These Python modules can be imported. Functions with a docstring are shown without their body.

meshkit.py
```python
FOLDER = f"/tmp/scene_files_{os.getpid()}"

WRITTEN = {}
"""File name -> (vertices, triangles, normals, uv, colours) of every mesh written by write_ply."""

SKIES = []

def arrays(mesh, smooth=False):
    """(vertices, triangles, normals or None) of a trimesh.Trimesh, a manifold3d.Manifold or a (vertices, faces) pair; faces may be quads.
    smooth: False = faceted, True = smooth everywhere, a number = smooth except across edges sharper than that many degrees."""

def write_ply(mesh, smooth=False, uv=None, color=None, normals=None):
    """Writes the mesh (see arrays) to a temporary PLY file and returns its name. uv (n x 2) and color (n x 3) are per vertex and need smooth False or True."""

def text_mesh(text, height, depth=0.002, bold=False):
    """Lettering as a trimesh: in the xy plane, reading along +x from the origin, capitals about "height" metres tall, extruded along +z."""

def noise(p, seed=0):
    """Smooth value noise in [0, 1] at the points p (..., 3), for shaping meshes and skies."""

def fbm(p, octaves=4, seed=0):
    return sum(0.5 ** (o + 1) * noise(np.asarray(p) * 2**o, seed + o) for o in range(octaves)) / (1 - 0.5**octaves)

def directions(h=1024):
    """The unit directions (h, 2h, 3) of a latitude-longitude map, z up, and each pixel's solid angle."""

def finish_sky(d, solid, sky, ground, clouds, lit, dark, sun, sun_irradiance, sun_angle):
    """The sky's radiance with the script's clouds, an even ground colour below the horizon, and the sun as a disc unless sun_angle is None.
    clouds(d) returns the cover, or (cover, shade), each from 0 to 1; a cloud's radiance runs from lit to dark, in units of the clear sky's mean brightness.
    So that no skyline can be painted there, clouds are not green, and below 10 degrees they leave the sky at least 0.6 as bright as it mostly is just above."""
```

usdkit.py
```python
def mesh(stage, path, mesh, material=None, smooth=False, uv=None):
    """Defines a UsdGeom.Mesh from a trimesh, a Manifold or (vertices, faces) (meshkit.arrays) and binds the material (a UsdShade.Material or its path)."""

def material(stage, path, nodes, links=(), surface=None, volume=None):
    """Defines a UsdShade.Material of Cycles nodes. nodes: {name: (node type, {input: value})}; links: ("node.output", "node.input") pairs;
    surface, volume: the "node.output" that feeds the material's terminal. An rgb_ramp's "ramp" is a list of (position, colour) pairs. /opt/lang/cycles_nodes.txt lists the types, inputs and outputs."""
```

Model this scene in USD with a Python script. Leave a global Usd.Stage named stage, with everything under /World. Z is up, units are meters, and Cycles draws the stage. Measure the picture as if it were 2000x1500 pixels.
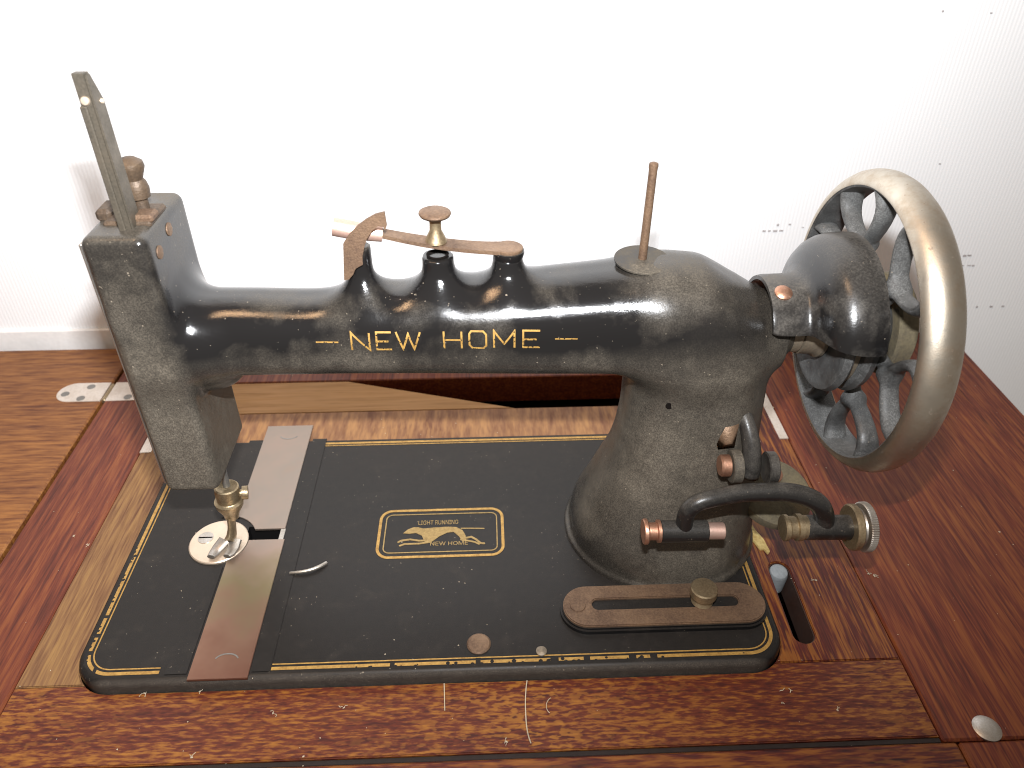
import math, random
import numpy as np, trimesh, manifold3d as m3
from shapely.geometry import Polygon, LineString, Point, box as sbox
from shapely.ops import unary_union
from shapely import affinity
import usdkit, meshkit
from pxr import Usd, UsdGeom, UsdLux, UsdShade, Gf, Sdf

stage = Usd.Stage.CreateInMemory()
UsdGeom.SetStageUpAxis(stage, UsdGeom.Tokens.z)
UsdGeom.SetStageMetersPerUnit(stage, 1.0)
UsdGeom.Xform.Define(stage, '/World')
UsdGeom.Scope.Define(stage, '/World/Looks')
rng = np.random.default_rng(7)
random.seed(7)

# ------------------------------------------------------------------ camera (z = 0 is the top of the machine bed)
F_PX, PITCH, YAW = 1506.0, math.atan(1093 / 1506), 0.0376
CAM = np.array([0, 0, 0.364])
fw = np.array([math.sin(YAW) * math.cos(PITCH), math.cos(YAW) * math.cos(PITCH), -math.sin(PITCH)])
rt = np.array([math.cos(YAW), -math.sin(YAW), 0.0])
up = np.cross(rt, fw)
cam = UsdGeom.Camera.Define(stage, '/World/camera')
M = Gf.Matrix4d(*rt, 0, *up, 0, *(-fw), 0, *CAM, 1)
cam.AddTransformOp().Set(M)
cam.CreateHorizontalApertureAttr(36.0); cam.CreateVerticalApertureAttr(27.0)
cam.CreateFocalLengthAttr(36.0 * F_PX / 2000)
cam.CreateClippingRangeAttr(Gf.Vec2f(0.01, 100))
cam.CreateFocusDistanceAttr(0.43); cam.CreateFStopAttr(11.0)
cam.CreateExposureAttr(0.0)


# ------------------------------------------------------------------ light: the camera's flash, a warm room lamp above, dim room
def rect_light(name, pos, target, w, h, intensity, color):
    l = UsdLux.RectLight.Define(stage, '/World/' + name)
    l.CreateWidthAttr(w); l.CreateHeightAttr(h); l.CreateIntensityAttr(intensity); l.CreateColorAttr(Gf.Vec3f(*color))
    pos, target = np.array(pos, float), np.array(target, float)
    z = pos - target; z /= np.linalg.norm(z)
    x = np.cross([0, 0, 1.0], z)
    x = np.array([1.0, 0, 0]) if np.linalg.norm(x) < 1e-6 else x / np.linalg.norm(x)
    y = np.cross(z, x)
    l.AddTransformOp().Set(Gf.Matrix4d(*x, 0, *y, 0, *z, 0, *pos, 1))
    return l


rect_light('camera_flash', (0.006, 0.034, 0.430), (-0.20, 0.55, 0.50), 0.030, 0.012, 9600, (0.95, 0.97, 1.0))
rect_light('room_lamp', (-0.45, 0.14, 1.25), (0.0, 0.36, 0.0), 0.36, 0.08, 42, (1.0, 0.62, 0.34))
dome = UsdLux.DomeLight.Define(stage, '/World/room_light')
dome.CreateIntensityAttr(0.10); dome.CreateColorAttr(Gf.Vec3f(1.0, 0.9, 0.8))

# ------------------------------------------------------------------ materials
LOOK = {}


def mat(name, nodes, links, surface='p.BSDF'):
    LOOK[name] = usdkit.material(stage, '/World/Looks/' + name, nodes, links, surface=surface)
    return LOOK[name]


def plain(name, color, rough=0.5, metal=0.0, var=0.35, scale=300, bump=0.0, spec=0.5, color2=None, spread=(0.35, 0.65), scale2=60):
    c = np.array(color, float)
    c2 = np.array(color2, float) if color2 is not None else c * (1 - var)
    nodes = {'g': ('geometry', {}), 'n': ('noise_texture', {'scale': float(scale2), 'detail': 5.0, 'roughness': 0.65}),
             'nf': ('noise_texture', {'scale': float(scale), 'detail': 3.0}),
             'ad': ('math', {'math_type': 'multiply_add', 'value2': 0.35}),
             'r': ('rgb_ramp', {'ramp': [(0.0, c2), (spread[0], c2), (spread[1], c), (1.0, np.minimum(c * 1.12, 1))]}),
             'rr': ('map_range', {'from_min': 0.3, 'from_max': 0.75, 'to_min': rough * 1.25, 'to_max': rough * 0.8, 'clamp': True}),
             'b': ('bump', {'strength': float(bump), 'distance': 0.001}),
             'p': ('principled_bsdf', {'metallic': float(metal), 'specular_ior_level': float(spec)})}
    links = [('g.position', 'n.vector'), ('g.position', 'nf.vector'), ('nf.fac', 'ad.value1'), ('n.fac', 'nm.value1'), ('nm.value', 'ad.value3'),
             ('ad.value', 'r.fac'), ('r.color', 'p.base_color'), ('n.fac', 'rr.value'), ('rr.result', 'p.roughness')]
    nodes['nm'] = ('math', {'math_type': 'multiply', 'value2': 0.65})
    if bump:
        links += [('nf.fac', 'b.height'), ('b.normal', 'p.normal')]
    return mat(name, nodes, links)


def iron(name, dust=0.5, black=(0.007, 0.0065, 0.0065), dustc=(0.135, 0.115, 0.088), r0=0.13, r1=0.55, patch=32, speck=1300, bump=0.1, topdust=0.3, zones=(), base=0.0, soft=0.0, spec=0.5):
    """black japanned iron with patches of fine settled dust and grime"""
    nodes = {'g': ('geometry', {}),
             'n1': ('noise_texture', {'scale': float(patch), 'detail': 5.0, 'roughness': 0.55, 'distortion': 0.3}),
             'n2': ('noise_texture', {'scale': float(speck), 'detail': 2.0, 'roughness': 0.7}),
             'n3': ('noise_texture', {'scale': 230.0, 'detail': 4.0, 'roughness': 0.7}),
             'sx': ('separate_xyz', {}), 'up': ('map_range', {'from_min': 0.35, 'from_max': 1.0, 'to_min': 0.0, 'to_max': topdust, 'clamp': True}),
             'm1': ('map_range', {'from_min': 0.62 - 0.3 * dust, 'from_max': 0.92 - 0.3 * dust + soft * 0.5, 'to_min': 0.0, 'to_max': 1.0 - soft, 'clamp': True}),
             'm2': ('map_range', {'from_min': 0.40, 'from_max': 0.68, 'to_min': 0.45, 'to_max': 1.0, 'clamp': True}),
             'm3': ('map_range', {'from_min': 0.35, 'from_max': 0.65, 'to_min': 0.72, 'to_max': 1.0, 'clamp': True}),
             'a1': ('math', {'math_type': 'add', 'use_clamp': True}),
             'f': ('math', {'math_type': 'multiply', 'use_clamp': True}), 'f2': ('math', {'math_type': 'multiply', 'use_clamp': True}),
             'c': ('mix', {'color1': black, 'color2': dustc}),
             'rr': ('map_range', {'from_min': 0.0, 'from_max': 0.6, 'to_min': r0, 'to_max': r1, 'clamp': True}),
             'ss': ('map_range', {'from_min': 0.0, 'from_max': 0.55, 'to_min': spec, 'to_max': spec * 0.2, 'clamp': True}),
             'n5': ('noise_texture', {'scale': 620.0, 'detail': 1.0}), 'n6': ('noise_texture', {'scale': 60.0, 'detail': 2.0}), 'sa': ('math', {'math_type': 'multiply_add', 'value2': 0.22}),
             'spk': ('map_range', {'from_min': 0.86, 'from_max': 0.93, 'to_min': 0.0, 'to_max': 0.7, 'clamp': True}), 'c2': ('mix', {'color2': (0.24, 0.20, 0.15)}),
             'b': ('bump', {'strength': float(bump), 'distance': 0.0006}),
             'p': ('principled_bsdf', {})}
    links = [('g.position', 'n1.vector'), ('g.position', 'n2.vector'), ('g.position', 'n3.vector'), ('g.normal', 'sx.vector'), ('sx.z', 'up.value'),
             ('n1.fac', 'm1.value'), ('n2.fac', 'm2.value'), ('n3.fac', 'm3.value'), ('m1.result', 'a1.value1'), ('up.result', 'a1.value2'),
             ('a1.value', 'f.value1'), ('m2.result', 'f.value2'), ('f.value', 'f2.value1'), ('m3.result', 'f2.value2'),
             ('f2.value', 'c.fac'), ('c.color', 'c2.color1'), ('spk.result', 'c2.fac'), ('c2.color', 'p.base_color'), ('g.position', 'n5.vector'), ('g.position', 'n6.vector'), ('n6.fac', 'sa.value1'), ('n5.fac', 'sa.value3'), ('sa.value', 'spk.value'),
             ('f2.value', 'ss.value'), ('ss.result', 'p.specular_ior_level'), ('f2.value', 'rr.value'), ('rr.result', 'p.roughness'),
             ('n2.fac', 'b.height'), ('b.normal', 'p.normal')]
    # older grime on some regions of the casting: each zone is (axis, from, to, amount)
    last = 'up.result'
    if zones:
        nodes['sp'] = ('separate_xyz', {}); links.append(('g.position', 'sp.vector'))
    for k, (axis, a, b, amt) in enumerate(zones):
        nodes[f'z{k}'] = ('map_range', {'from_min': a, 'from_max': b, 'to_min': 0.0, 'to_max': amt, 'clamp': True})
        nodes[f'y{k}'] = ('math', {'math_type': 'add'})
        links += [(f'sp.{axis}', f'z{k}.value'), (f'z{k}.result', f'y{k}.value1'), (last, f'y{k}.value2')]; last = f'y{k}.value'
    nodes['bs'] = ('math', {'math_type': 'add', 'value2': base}); links.append((last, 'bs.value1'))
    links = [q for q in links if q != ('up.result', 'a1.value2')] + [('bs.value', 'a1.value2')]
    return mat(name, nodes, links)


iron('dusty_iron', 0.5, patch=26, base=0.10, soft=0.15, dustc=(0.145, 0.124, 0.096), zones=(('x', -0.146, -0.158, 0.44), ('z', 0.152, 0.138, 0.16), ('z', 0.135, 0.085, 0.26), ('z', 0.055, 0.012, -0.34), ('x', 0.055, 0.10, 0.30), ('z', 0.148, 0.162, -0.34)))
iron('head_iron', 0.95, r0=0.42, r1=0.72, patch=45, topdust=0.3)
iron('bed_enamel', 0.24, soft=0.5, spec=0.2, dustc=(0.095, 0.080, 0.066), r0=0.33, r1=0.5, patch=60, base=0.0, zones=(('y', 0.2452, 0.2430, 0.85), ('y', 0.30, 0.44, 0.10)), topdust=0.18, bump=0.12, speck=1800)
iron('guard_iron', 0.5, dustc=(0.16, 0.145, 0.125), r0=0.2, r1=0.5, speck=900, topdust=0.4)
iron('winder_iron', 0.5, base=0.05, topdust=0.3, r0=0.24, r1=0.5, dustc=(0.15, 0.135, 0.115))
iron('wheel_iron', 0.6, base=0.35, dustc=(0.17, 0.17, 0.165), r0=0.3, r1=0.55, topdust=0.35)
mat('nickel',
    {'g': ('geometry', {}), 'n': ('noise_texture', {'scale': 85.0, 'detail': 6.0, 'roughness': 0.7}), 'nf': ('noise_texture', {'scale': 420.0, 'detail': 4.0, 'roughness': 0.75}), 'nb': ('noise_texture', {'scale': 1500.0, 'detail': 2.0}),
     'r': ('rgb_ramp', {'ramp': [(0.0, (0.30, 0.235, 0.17)), (0.38, (0.39, 0.325, 0.25)), (0.55, (0.47, 0.42, 0.345)), (1.0, (0.53, 0.49, 0.43))]}),
     'sp': ('map_range', {'from_min': 0.63, 'from_max': 0.70, 'to_min': 0.0, 'to_max': 0.85, 'clamp': True}), 'mx': ('mix', {'color2': (0.10, 0.06, 0.035)}),
     'me': ('map_range', {'from_min': 0.0, 'from_max': 0.85, 'to_min': 1.0, 'to_max': 0.25}), 'rr': ('map_range', {'from_min': 0.3, 'from_max': 0.7, 'to_min': 0.52, 'to_max': 0.34, 'clamp': True}),
     'b': ('bump', {'strength': 0.08, 'distance': 0.0006}), 'p': ('principled_bsdf', {})},
    [('g.position', 'n.vector'), ('g.position', 'nf.vector'), ('g.position', 'nb.vector'), ('n.fac', 'r.fac'), ('nf.fac', 'sp.value'), ('sp.result', 'mx.fac'), ('r.color', 'mx.color1'), ('mx.color', 'p.base_color'),
     ('sp.result', 'me.value'), ('me.result', 'p.metallic'), ('n.fac', 'rr.value'), ('rr.result', 'p.roughness'), ('nb.fac', 'b.height'), ('b.normal', 'p.normal')])
plain('steel', (0.55, 0.52, 0.48), 0.42, 1.0, scale=1500, color2=(0.36, 0.32, 0.27), bump=0.05)
plain('grey_steel', (0.120, 0.100, 0.075), 0.5, 0.6, scale=900, color2=(0.06, 0.052, 0.04), bump=0.1)
plain('bright_steel', (0.66, 0.54, 0.42), 0.4, 0.75, scale=900, var=0.1, bump=0.02)
plain('brass', (0.42, 0.33, 0.205), 0.42, 0.85, scale=900, color2=(0.20, 0.145, 0.085), bump=0.1)
plain('rust', (0.20, 0.125, 0.075), 0.55, 0.5, scale=900, color2=(0.085, 0.05, 0.032), bump=0.25)
plain('dark_rust', (0.10, 0.066, 0.04), 0.55, 0.4, scale=800, color2=(0.045, 0.03, 0.02), bump=0.25)
plain('copper', (0.50, 0.29, 0.20), 0.42, 0.9, scale=900, color2=(0.38, 0.19, 0.12), bump=0.1)
plain('pale_copper', (0.52, 0.37, 0.30), 0.45, 0.7, scale=900, color2=(0.48, 0.30, 0.24), bump=0.1)
plain('felt', (0.155, 0.125, 0.07), 0.75, 0.1, scale=700, color2=(0.08, 0.065, 0.042), bump=0.2)
plain('collar', (0.27, 0.22, 0.155), 0.5, 0.6, scale=800, color2=(0.16, 0.13, 0.1), bump=0.15)
plain('gold_paint', (0.40, 0.235, 0.06), 0.48, 0.3, scale=900, color2=(0.24, 0.13, 0.03), spread=(0.36, 0.58), scale2=260)
plain('dull_gold', (0.30, 0.20, 0.07), 0.5, 0.3, scale=1200, color2=(0.20, 0.13, 0.045), spread=(0.35, 0.6), scale2=420)
plain('hinge_metal', (0.66, 0.60, 0.54), 0.45, 0.55, scale=700, color2=(0.5, 0.43, 0.36), bump=0.03)
plain('screw_metal', (0.28, 0.27, 0.25), 0.5, 0.8, scale=800)
plain('black_gap', (0.008, 0.006, 0.005), 0.9, 0.0, spec=0.05)
plain('seam_lacquer', (0.020, 0.013, 0.011), 0.45, 0.0, spec=0.25)
plain('lint', (0.52, 0.44, 0.32), 0.9, 0.0, scale=500)
plain('plug_grey', (0.30, 0.32, 0.33), 0.7, 0.0, scale=500, bump=0.1)
plain('raw_wood', (0.55, 0.42, 0.16), 0.8, 0.0, scale=600, color2=(0.30, 0.19, 0.06), bump=0.3, scale2=200)
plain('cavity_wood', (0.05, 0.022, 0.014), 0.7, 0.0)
# slide plates: bare steel with heat and handling stains, warmer towards the front edge
mat('stained_steel',
    {'g': ('geometry', {}), 'sx': ('separate_xyz', {}), 'n': ('noise_texture', {'scale': 38.0, 'detail': 4.0}), 'nf': ('noise_texture', {'scale': 1500.0, 'detail': 2.0}),
     'mr': ('map_range', {'from_min': 0.245, 'from_max': 0.36, 'to_min': 0.0, 'to_max': 0.8, 'clamp': True}),
     'a': ('math', {'math_type': 'multiply_add', 'value2': 0.5, 'value3': -0.25}), 'ad': ('math', {'math_type': 'add', 'use_clamp': True}),
     'r': ('rgb_ramp', {'ramp': [(0.0, (0.196, 0.099, 0.070)), (0.22, (0.260, 0.156, 0.110)), (0.42, (0.243, 0.196, 0.116)), (0.62, (0.324, 0.243, 0.196)), (0.85, (0.273, 0.226, 0.188)), (1.0, (0.298, 0.218, 0.171))]}),
     'b': ('bump', {'strength': 0.06, 'distance': 0.0005}), 'p': ('principled_bsdf', {'metallic': 0.85, 'roughness': 0.44})},
    [('g.position', 'sx.vector'), ('g.position', 'n.vector'), ('g.position', 'nf.vector'), ('sx.y', 'mr.value'), ('n.fac', 'a.value1'), ('a.value', 'ad.value1'), ('mr.result', 'ad.value2'),
     ('ad.value', 'r.fac'), ('r.color', 'p.base_color'), ('nf.fac', 'b.height'), ('b.normal', 'p.normal')])


def wood(name, along='x', dark=(0.022, 0.004, 0.005), mid=(0.080, 0.013, 0.007), light=(0.26, 0.095, 0.014), flecks=0.5, rough=0.42, offset=0.0, fine=1.0, skew=0.0, blotch=9.0, al=42, cf=470, tight=0.06):
    """varnished oak: long grain, dark pores, amber flecks"""
    def sc(a, b): return (a, b, b) if along == 'x' else (b, a, b)
    rot = (0, 0, skew)
    nodes = {'g': ('geometry', {}),
             'mp': ('mapping', {'scale': sc(al, cf * fine), 'location': (offset, offset * 1.7, 0), 'rotation': rot}),
             'mg': ('mapping', {'scale': sc(13, 190), 'location': (offset * 2, offset, 0), 'rotation': rot}),
             'mf': ('mapping', {'scale': sc(al * 1.3, 420), 'location': (offset, -offset, 0), 'rotation': rot}),
             'n1': ('noise_texture', {'scale': 1.0, 'detail': 3.0, 'roughness': 0.6, 'distortion': 0.0}),
             'n2': ('noise_texture', {'scale': 1.0, 'detail': 4.0, 'roughness': 0.6, 'distortion': 0.15}),
             'n3': ('noise_texture', {'scale': 1.0, 'detail': 2.0}),
             'n4': ('noise_texture', {'scale': float(blotch), 'detail': 3.0}),
             'h1': ('math', {'math_type': 'multiply', 'value2': 0.66}), 'h2': ('math', {'math_type': 'multiply_add', 'value2': 0.34}),
             'r': ('rgb_ramp', {'ramp': [(0.0, dark), (0.5 - tight * 1.4, dark), (0.5, mid), (0.5 + tight, np.array(mid) * 0.5 + np.array(light) * 0.5), (0.5 + 2.6 * tight, light), (1.0, light)]}),
             'fl': ('map_range', {'from_min': 0.51, 'from_max': 0.60, 'to_min': 0.0, 'to_max': flecks, 'clamp': True}),
             'bl': ('map_range', {'from_min': 0.36, 'from_max': 0.62, 'to_min': 0.0, 'to_max': 1.0, 'clamp': True}),
             'fb': ('math', {'math_type': 'multiply'}),
             'mx': ('mix', {'color2': light}),
             'rr': ('map_range', {'from_min': 0.3, 'from_max': 0.7, 'to_min': rough * 1.25, 'to_max': rough * 0.85, 'clamp': True}),
             'b': ('bump', {'strength': 0.22, 'distance': 0.0005}),
             'p': ('principled_bsdf', {'specular_ior_level': 0.3})}
    links = [('g.position', 'mp.vector'), ('g.position', 'mg.vector'), ('g.position', 'mf.vector'), ('mp.vector', 'n1.vector'), ('mg.vector', 'n2.vector'), ('mf.vector', 'n3.vector'),
             ('g.position', 'n4.vector'), ('n1.fac', 'h1.value1'), ('n2.fac', 'h2.value1'), ('h1.value', 'h2.value3'), ('h2.value', 'r.fac'),
             ('n3.fac', 'fl.value'), ('n4.fac', 'bl.value'), ('fl.result', 'fb.value1'), ('bl.result', 'fb.value2'), ('fb.value', 'mx.fac'), ('r.color', 'mx.color1'),
             ('mx.color', 'p.base_color'), ('n1.fac', 'rr.value'), ('rr.result', 'p.roughness'), ('n1.fac', 'b.height'), ('b.normal', 'p.normal')]
    return mat(name, nodes, links)


wood('oak_front', 'x', flecks=0.75, offset=1.3, al=125, cf=640, light=(0.29, 0.118, 0.018), mid=(0.095, 0.019, 0.008), dark=(0.045, 0.008, 0.005), tight=0.085, blotch=7)
wood('oak_rail', 'x', flecks=0.4, offset=5.3, al=60, tight=0.09)
wood('oak_right', 'y', flecks=0.4, offset=2.1, dark=(0.060, 0.011, 0.006), mid=(0.120, 0.023, 0.009), light=(0.24, 0.075, 0.016), tight=0.10, al=26, cf=700)
wood('oak_slot', 'y', flecks=0.7, offset=3.7, dark=(0.045, 0.009, 0.006), tight=0.08, al=34, cf=720)
wood('oak_stile', 'y', flecks=0.1, offset=4.2, dark=(0.058, 0.013, 0.008), mid=(0.115, 0.025, 0.011), light=(0.21, 0.065, 0.018), tight=0.09, al=26, cf=560)
wood('oak_leaf', 'x', flecks=0.3, offset=6.6, dark=(0.075, 0.020, 0.007), mid=(0.17, 0.062, 0.016), light=(0.30, 0.125, 0.028), skew=0.06, fine=0.8, tight=0.11)
wood('oak_worn', 'y', flecks=0.4, offset=7.4, dark=(0.085, 0.036, 0.018), mid=(0.16, 0.080, 0.034), light=(0.26, 0.145, 0.048), rough=0.6, tight=0.1, al=30, cf=600)
wood('oak_quarter', 'y', flecks=0.5, offset=8.8, dark=(0.12, 0.05, 0.025), mid=(0.19, 0.09, 0.04), light=(0.33, 0.17, 0.06), skew=0.5, rough=0.55, fine=0.4, tight=0.1)
wood('oak_flap', 'x', flecks=0.2, offset=9.1, dark=(0.2, 0.10, 0.035), mid=(0.29, 0.155, 0.055), light=(0.36, 0.19, 0.07), rough=0.6, fine=0.8, tight=0.14, al=20)
# white ribbed wall covering: fine vertical ribs
mat('wall_white',
    {'g': ('geometry', {}), 'w': ('wave_texture', {'wave_type': 'bands', 'bands_direction': 'x', 'scale': 105.0, 'distortion': 0.6, 'detail': 1.0, 'detail_scale': 2.0}) ,
     'n': ('noise_texture', {'scale': 6.0, 'detail': 3.0}), 'nf': ('noise_texture', {'scale': 700.0, 'detail': 2.0}),
     'r': ('rgb_ramp', {'ramp': [(0.0, (0.765, 0.768, 0.775)), (0.5, (0.81, 0.815, 0.82)), (1.0, (0.83, 0.835, 0.84))]}),
     'ad': ('math', {'math_type': 'multiply_add', 'value2': 0.3}),
     'b': ('bump', {'strength': 0.13, 'distance': 0.001}), 'p': ('principled_bsdf', {'roughness': 0.75, 'specular_ior_level': 0.3})},
    [('g.position', 'w.vector'), ('g.position', 'n.vector'), ('g.position', 'nf.vector'), ('n.fac', 'r.fac'), ('r.color', 'p.base_color'),
     ('nf.fac', 'ad.value1'), ('w.fac', 'ad.value3'), ('ad.value', 'b.height'), ('b.normal', 'p.normal')])
plain('wall_mark', (0.42, 0.39, 0.39), 0.8, 0.0)
plain('trim_paint', (0.80, 0.78, 0.76), 0.6, 0.0, var=0.15)

# ------------------------------------------------------------------ object helpers
USED = {}


def numbered(path):
    k = USED.get(path, 0); USED[path] = k + 1
    return path if k == 0 else f'{path}_{k:03d}'


BASE = {}


def xform(name, parent='/World', base=(0, 0, 0)):
    path = numbered(parent + '/' + name)
    x = UsdGeom.Xform.Define(stage, path)
    pb = BASE.get(parent, np.zeros(3)); b = np.array(base, float)
    x.AddTranslateOp().Set(Gf.Vec3d(*map(float, b - pb)))
    BASE[path] = b
    return path


def tag(path, label=None, category=None, group=None, kind=None):
    p = stage.GetPrimAtPath(path)
    for k, v in (('label', label), ('category', category), ('group', group), ('kind', kind)):
        if v: p.SetCustomDataByKey(k, v)
    return path


def obj(name, mesh, look, parent='/World', smooth=35, label=None):
    """ONE mesh prim; coordinates are given in the world and stored relative to the parent's base"""
    path = numbered(parent + '/' + name)
    v, f, n = meshkit.arrays(mesh, False)
    pb = BASE.get(parent)
    tm = trimesh.Trimesh(v - pb if pb is not None else v, f, process=False)
    usdkit.mesh(stage, path, tm, LOOK[look], smooth=smooth)
    if label: tag(path, label)
    return path


def T(mesh): return trimesh.Trimesh(*meshkit.arrays(mesh)[:2], process=False)


def join(*ms): return trimesh.util.concatenate([T(m) for m in ms])


def cbox(x0, x1, y0, y1, z0, z1, c=0.0006):
    """box with chamfered edges"""
    pts = []
    for sx, a in ((1, x0), (-1, x1)):
        for sy, b in ((1, y0), (-1, y1)):
            for sz, d in ((1, z0), (-1, z1)):
                pts += [(a, b + sy * c, d + sz * c), (a + sx * c, b, d + sz * c), (a + sx * c, b + sy * c, d)]
    return trimesh.convex.convex_hull(np.array(pts))


def frame(d):
    d = np.array(d, float); d /= np.linalg.norm(d)
    a = np.cross(d, [0, 0, 1.0] if abs(d[2]) < 0.9 else [1.0, 0, 0]); a /= np.linalg.norm(a)
    return a, np.cross(d, a), d


def lathe(profile, origin, axis, n=48, ang=None, close=False):
    """profile [(t, r)] revolved about the axis; t runs along it. ang=(a0, a1, e1, e2): partial about axis with e1, e2 the zero and 90 degree directions"""
    o = np.array(origin, float)
    e1, e2, d = frame(axis)
    full = ang is None
    th = np.linspace(0, 2 * np.pi, n, endpoint=False)[None] if full else np.array(ang[0]) + (np.broadcast_to(np.array(ang[1], float), len(profile))[:, None] - ang[0]) * np.linspace(0, 1, n)[None]
    if not full: e1, e2 = np.array(ang[2], float), np.array(ang[3], float)
    prof = np.array(profile, float); k = len(prof)
    V = o + prof[:, None, 0, None] * d + prof[:, None, 1, None] * (np.cos(th)[:, :, None] * e1 + np.sin(th)[:, :, None] * e2)
    V = V.reshape(-1, 3); fs = []
    kk = k if close else k - 1
    for i in range(kk):
        for j in range(n if full else n - 1):
            a, b = i * n + j, i * n + (j + 1) % n
            c, e = ((i + 1) % k) * n + j, ((i + 1) % k) * n + (j + 1) % n
            fs += [(a, b, e), (a, e, c)]
    if not full and close:
        poly = Polygon(prof)
        for j in (0, n - 1):
            tv, tf = trimesh.creation.triangulate_polygon(poly, engine='earcut')
            from scipy.spatial import cKDTree
            ids = cKDTree(prof).query(tv)[1] * n + j
            fs += [tuple(x) for x in ids[tf]] + [tuple(x[::-1]) for x in ids[tf][:0]]
    m = trimesh.Trimesh(V, fs, process=True, merge_norm=True)
    m.update_faces(m.nondegenerate_faces())
    trimesh.repair.fix_normals(m)
    return m


def rod(p, q, r, n=24, c=0.0004):
    p, q = np.array(p, float), np.array(q, float); L = np.linalg.norm(q - p)
    return lathe([(0, 0), (0, r - c), (c, r), (L - c, r), (L, r - c), (L, 0)], p, q - p, n)


def tube(pts, rad, n=14, flat=1.0):
    """round bar swept along pts with one radius per point; flat scales the second cross axis"""
    P = np.array(pts, float); R = np.broadcast_to(np.array(rad, float), len(P))
    t = np.gradient(P, axis=0); t /= np.linalg.norm(t, axis=1)[:, None]
    a, b, _ = frame(t[0]); rings = []
    for i in range(len(P)):
        a = a - t[i] * (a @ t[i]); a /= np.linalg.norm(a); b = np.cross(t[i], a)
        th = np.linspace(0, 2 * np.pi, n, endpoint=False)
        rings.append(P[i] + R[i] * (np.cos(th)[:, None] * a + flat * np.sin(th)[:, None] * b))
    V = np.vstack(rings + [P[:1], P[-1:]]); fs = []
    for i in range(len(P) - 1):
        for j in range(n):
            q, w = i * n + j, i * n + (j + 1) % n
            fs += [(q, w, w + n), (q, w + n, q + n)]
    c0, c1 = len(P) * n, len(P) * n + 1
    for j in range(n):
        fs += [(c0, (j + 1) % n, j), (c1, (len(P) - 1) * n + j, (len(P) - 1) * n + (j + 1) % n)]
    m = trimesh.Trimesh(V, fs, process=False); trimesh.repair.fix_normals(m)
    return m


def spline(pts, n=40):
    from scipy.interpolate import CubicSpline
    P = np.array(pts, float); s = np.r_[0, np.cumsum(np.linalg.norm(np.diff(P, axis=0), axis=1))]
    return CubicSpline(s, P)(np.linspace(0, s[-1], n))


def slab(poly, z0, z1, bev=0.0):
    """extruded polygon, horizontal, optionally with a small bevel at the top"""
    out = []
    for g in getattr(poly, 'geoms', [poly]):
        if g.is_empty or g.area < 1e-10: continue
        if bev:
            rings = lambda q: [np.array(q.exterior.coords)[:-1]] + [np.array(i.coords)[:-1] for i in q.interiors]
            cs = m3.CrossSection(rings(g), m3.FillRule.EvenOdd)
            man = m3.Manifold.extrude(cs, z1 - z0 - bev).translate((0, 0, z0))
            inner = cs.offset(-bev, m3.JoinType.Round, 2.0, 32)
            man = man + m3.Manifold.extrude(inner, z1 - z0).translate((0, 0, z0))
            out.append(T(man))
        else:
            e = trimesh.creation.extrude_polygon(g, z1 - z0, engine='earcut'); e.apply_translation((0, 0, z0)); out.append(e)
    return join(*out)


def upright(poly_xz, y0, y1):
    """polygon in x, z given thickness along y"""
    m = slab(poly_xz, 0, y1 - y0)
    v = np.array(m.vertices)
    m = trimesh.Trimesh(np.c_[v[:, 0], y0 + v[:, 2], v[:, 1]], np.array(m.faces)[:, ::-1], process=False)
    return m


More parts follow.
